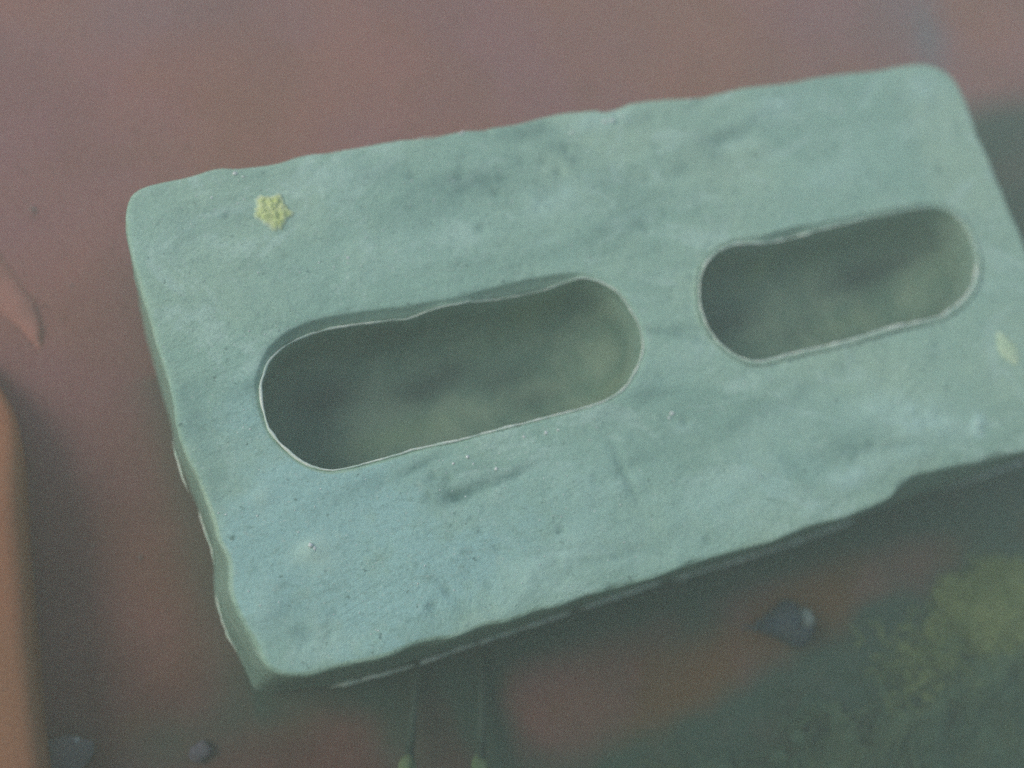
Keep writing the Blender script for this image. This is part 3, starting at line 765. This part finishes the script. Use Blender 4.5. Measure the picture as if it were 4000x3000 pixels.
tag(mesh('algae_mat', Vm, Fm, M_ALG, None, True, {'yellow': yl}), 'dark green mat of algae covering the floor at the lower right', 'algae', kind='stuff')
# yellow-green tuft on the mat
Vt, Ft = [], []
rs = random.Random(8)
cc = at(1001, 597, 5)
for s in range(2200):
    a = rs.uniform(0, 2 * math.pi); q = rs.random() ** .6
    wv = 1 + .7 * nz(math.cos(a), math.sin(a), 3, 1.5, 3); x, y = cc.x + math.cos(a) * 15 * q * wv, cc.y + math.sin(a) * 9 * q * wv - 1
    if s % 4 < 1: tt = rs.random() ** 1.6; e2 = at(900, 668, 3); x += (e2.x - cc.x) * tt; y += (e2.y - cc.y) * tt + rs.gauss(0, 2.5)
    z = 1.5 + 3 * (1 - q * q) * rs.random(); an = rs.uniform(0, 2 * math.pi); r = rs.uniform(.12, .45); i0 = len(Vt); n = rs.randint(5, 9)
    for k in range(n):
        an += rs.gauss(0, .5); x += math.cos(an) * 1.0; y += math.sin(an) * 1.0; z += rs.gauss(0, .3); tp = math.sin(math.pi * (k + .4) / n)
        Vt += [(x - math.sin(an) * r * tp, y + math.cos(an) * r * tp, z), (x, y, z + .5 * r), (x + math.sin(an) * r * tp, y - math.cos(an) * r * tp, z)]
        if k: b = i0 + (k - 1) * 3; Ft += [(b, b + 1, b + 4, b + 3), (b + 1, b + 2, b + 5, b + 4)]
tag(mesh('algae_tuft', Vt, Ft, simple('yellow_green_algae', (.15, .22, .085), (.25, .32, .13), 90, .5, .8, c3=(.14, .2, .09), s3=300)),
    'yellow green tuft of algae at the right edge, below the brick', 'algae')

# white flecks scattered on the floor
Vg, Fg = [], []
for x, y, r in ((33, 208, .8), (34.5, 212, .5), (147, 21, .4), (71, 285, .45), (140, 557, .6), (93, 545, .35), (200, 90, .3), (43, 445, .3), (250, 60, .3), (400, 40, .25), (320, 90, .3), (500, 70, .3), (180, 130, .3), (690, 30, .3), (850, 40, .3),
                (120, 430, .25), (90, 360, .25), (100, 640, .25), (160, 600, .2), (640, 655, .3), (560, 660, .25), (800, 560, .25), (850, 590, .25)):
    p = at(x, y, 0); grain((p.x, p.y, floor_h(p.x, p.y) + r * .5), r)
for _ in range(260):
    x, y = rng.uniform(-200, 230), rng.uniform(-120, 150)
    grain((x, y, floor_h(x, y) + .1), float(rng.uniform(.08, .2)))
tag(mesh('white_flecks', Vg, Fg, simple('pale_fleck', (.32, .30, .28), (.42, .40, .37), 90), None, True), 'scattered tiny whitish flecks of grit on the floor', 'grit', kind='stuff')

# ------------------------------------------------------------------ the water
def water():
    x0, x1, y0, y1, z0, z1 = -1900, 1900, -1900, 1900, -30, 320
    Vw = [(x, y, z) for z in (z0, z1) for x, y in ((x0, y0), (x1, y0), (x1, y1), (x0, y1))]
    Fw = [(3, 2, 1, 0), (4, 5, 6, 7), (0, 1, 5, 4), (1, 2, 6, 5), (2, 3, 7, 6), (3, 0, 4, 7)]
    m = bpy.data.materials.new('murky_water'); m.use_nodes = True; t = m.node_tree
    for n in list(t.nodes):
        if n.type != 'OUTPUT_MATERIAL': t.nodes.remove(n)
    out = [n for n in t.nodes if n.type == 'OUTPUT_MATERIAL'][0]
    v = t.nodes.new('ShaderNodeVolumePrincipled')
    v.inputs['Color'].default_value = (.81, .86, .72, 1); v.inputs['Density'].default_value = 1.05; v.inputs['Anisotropy'].default_value = .3
    t.links.new(v.outputs[0], out.inputs['Volume'])
    tag(mesh('water', Vw, Fw, m, None, False), kind='structure')
water()
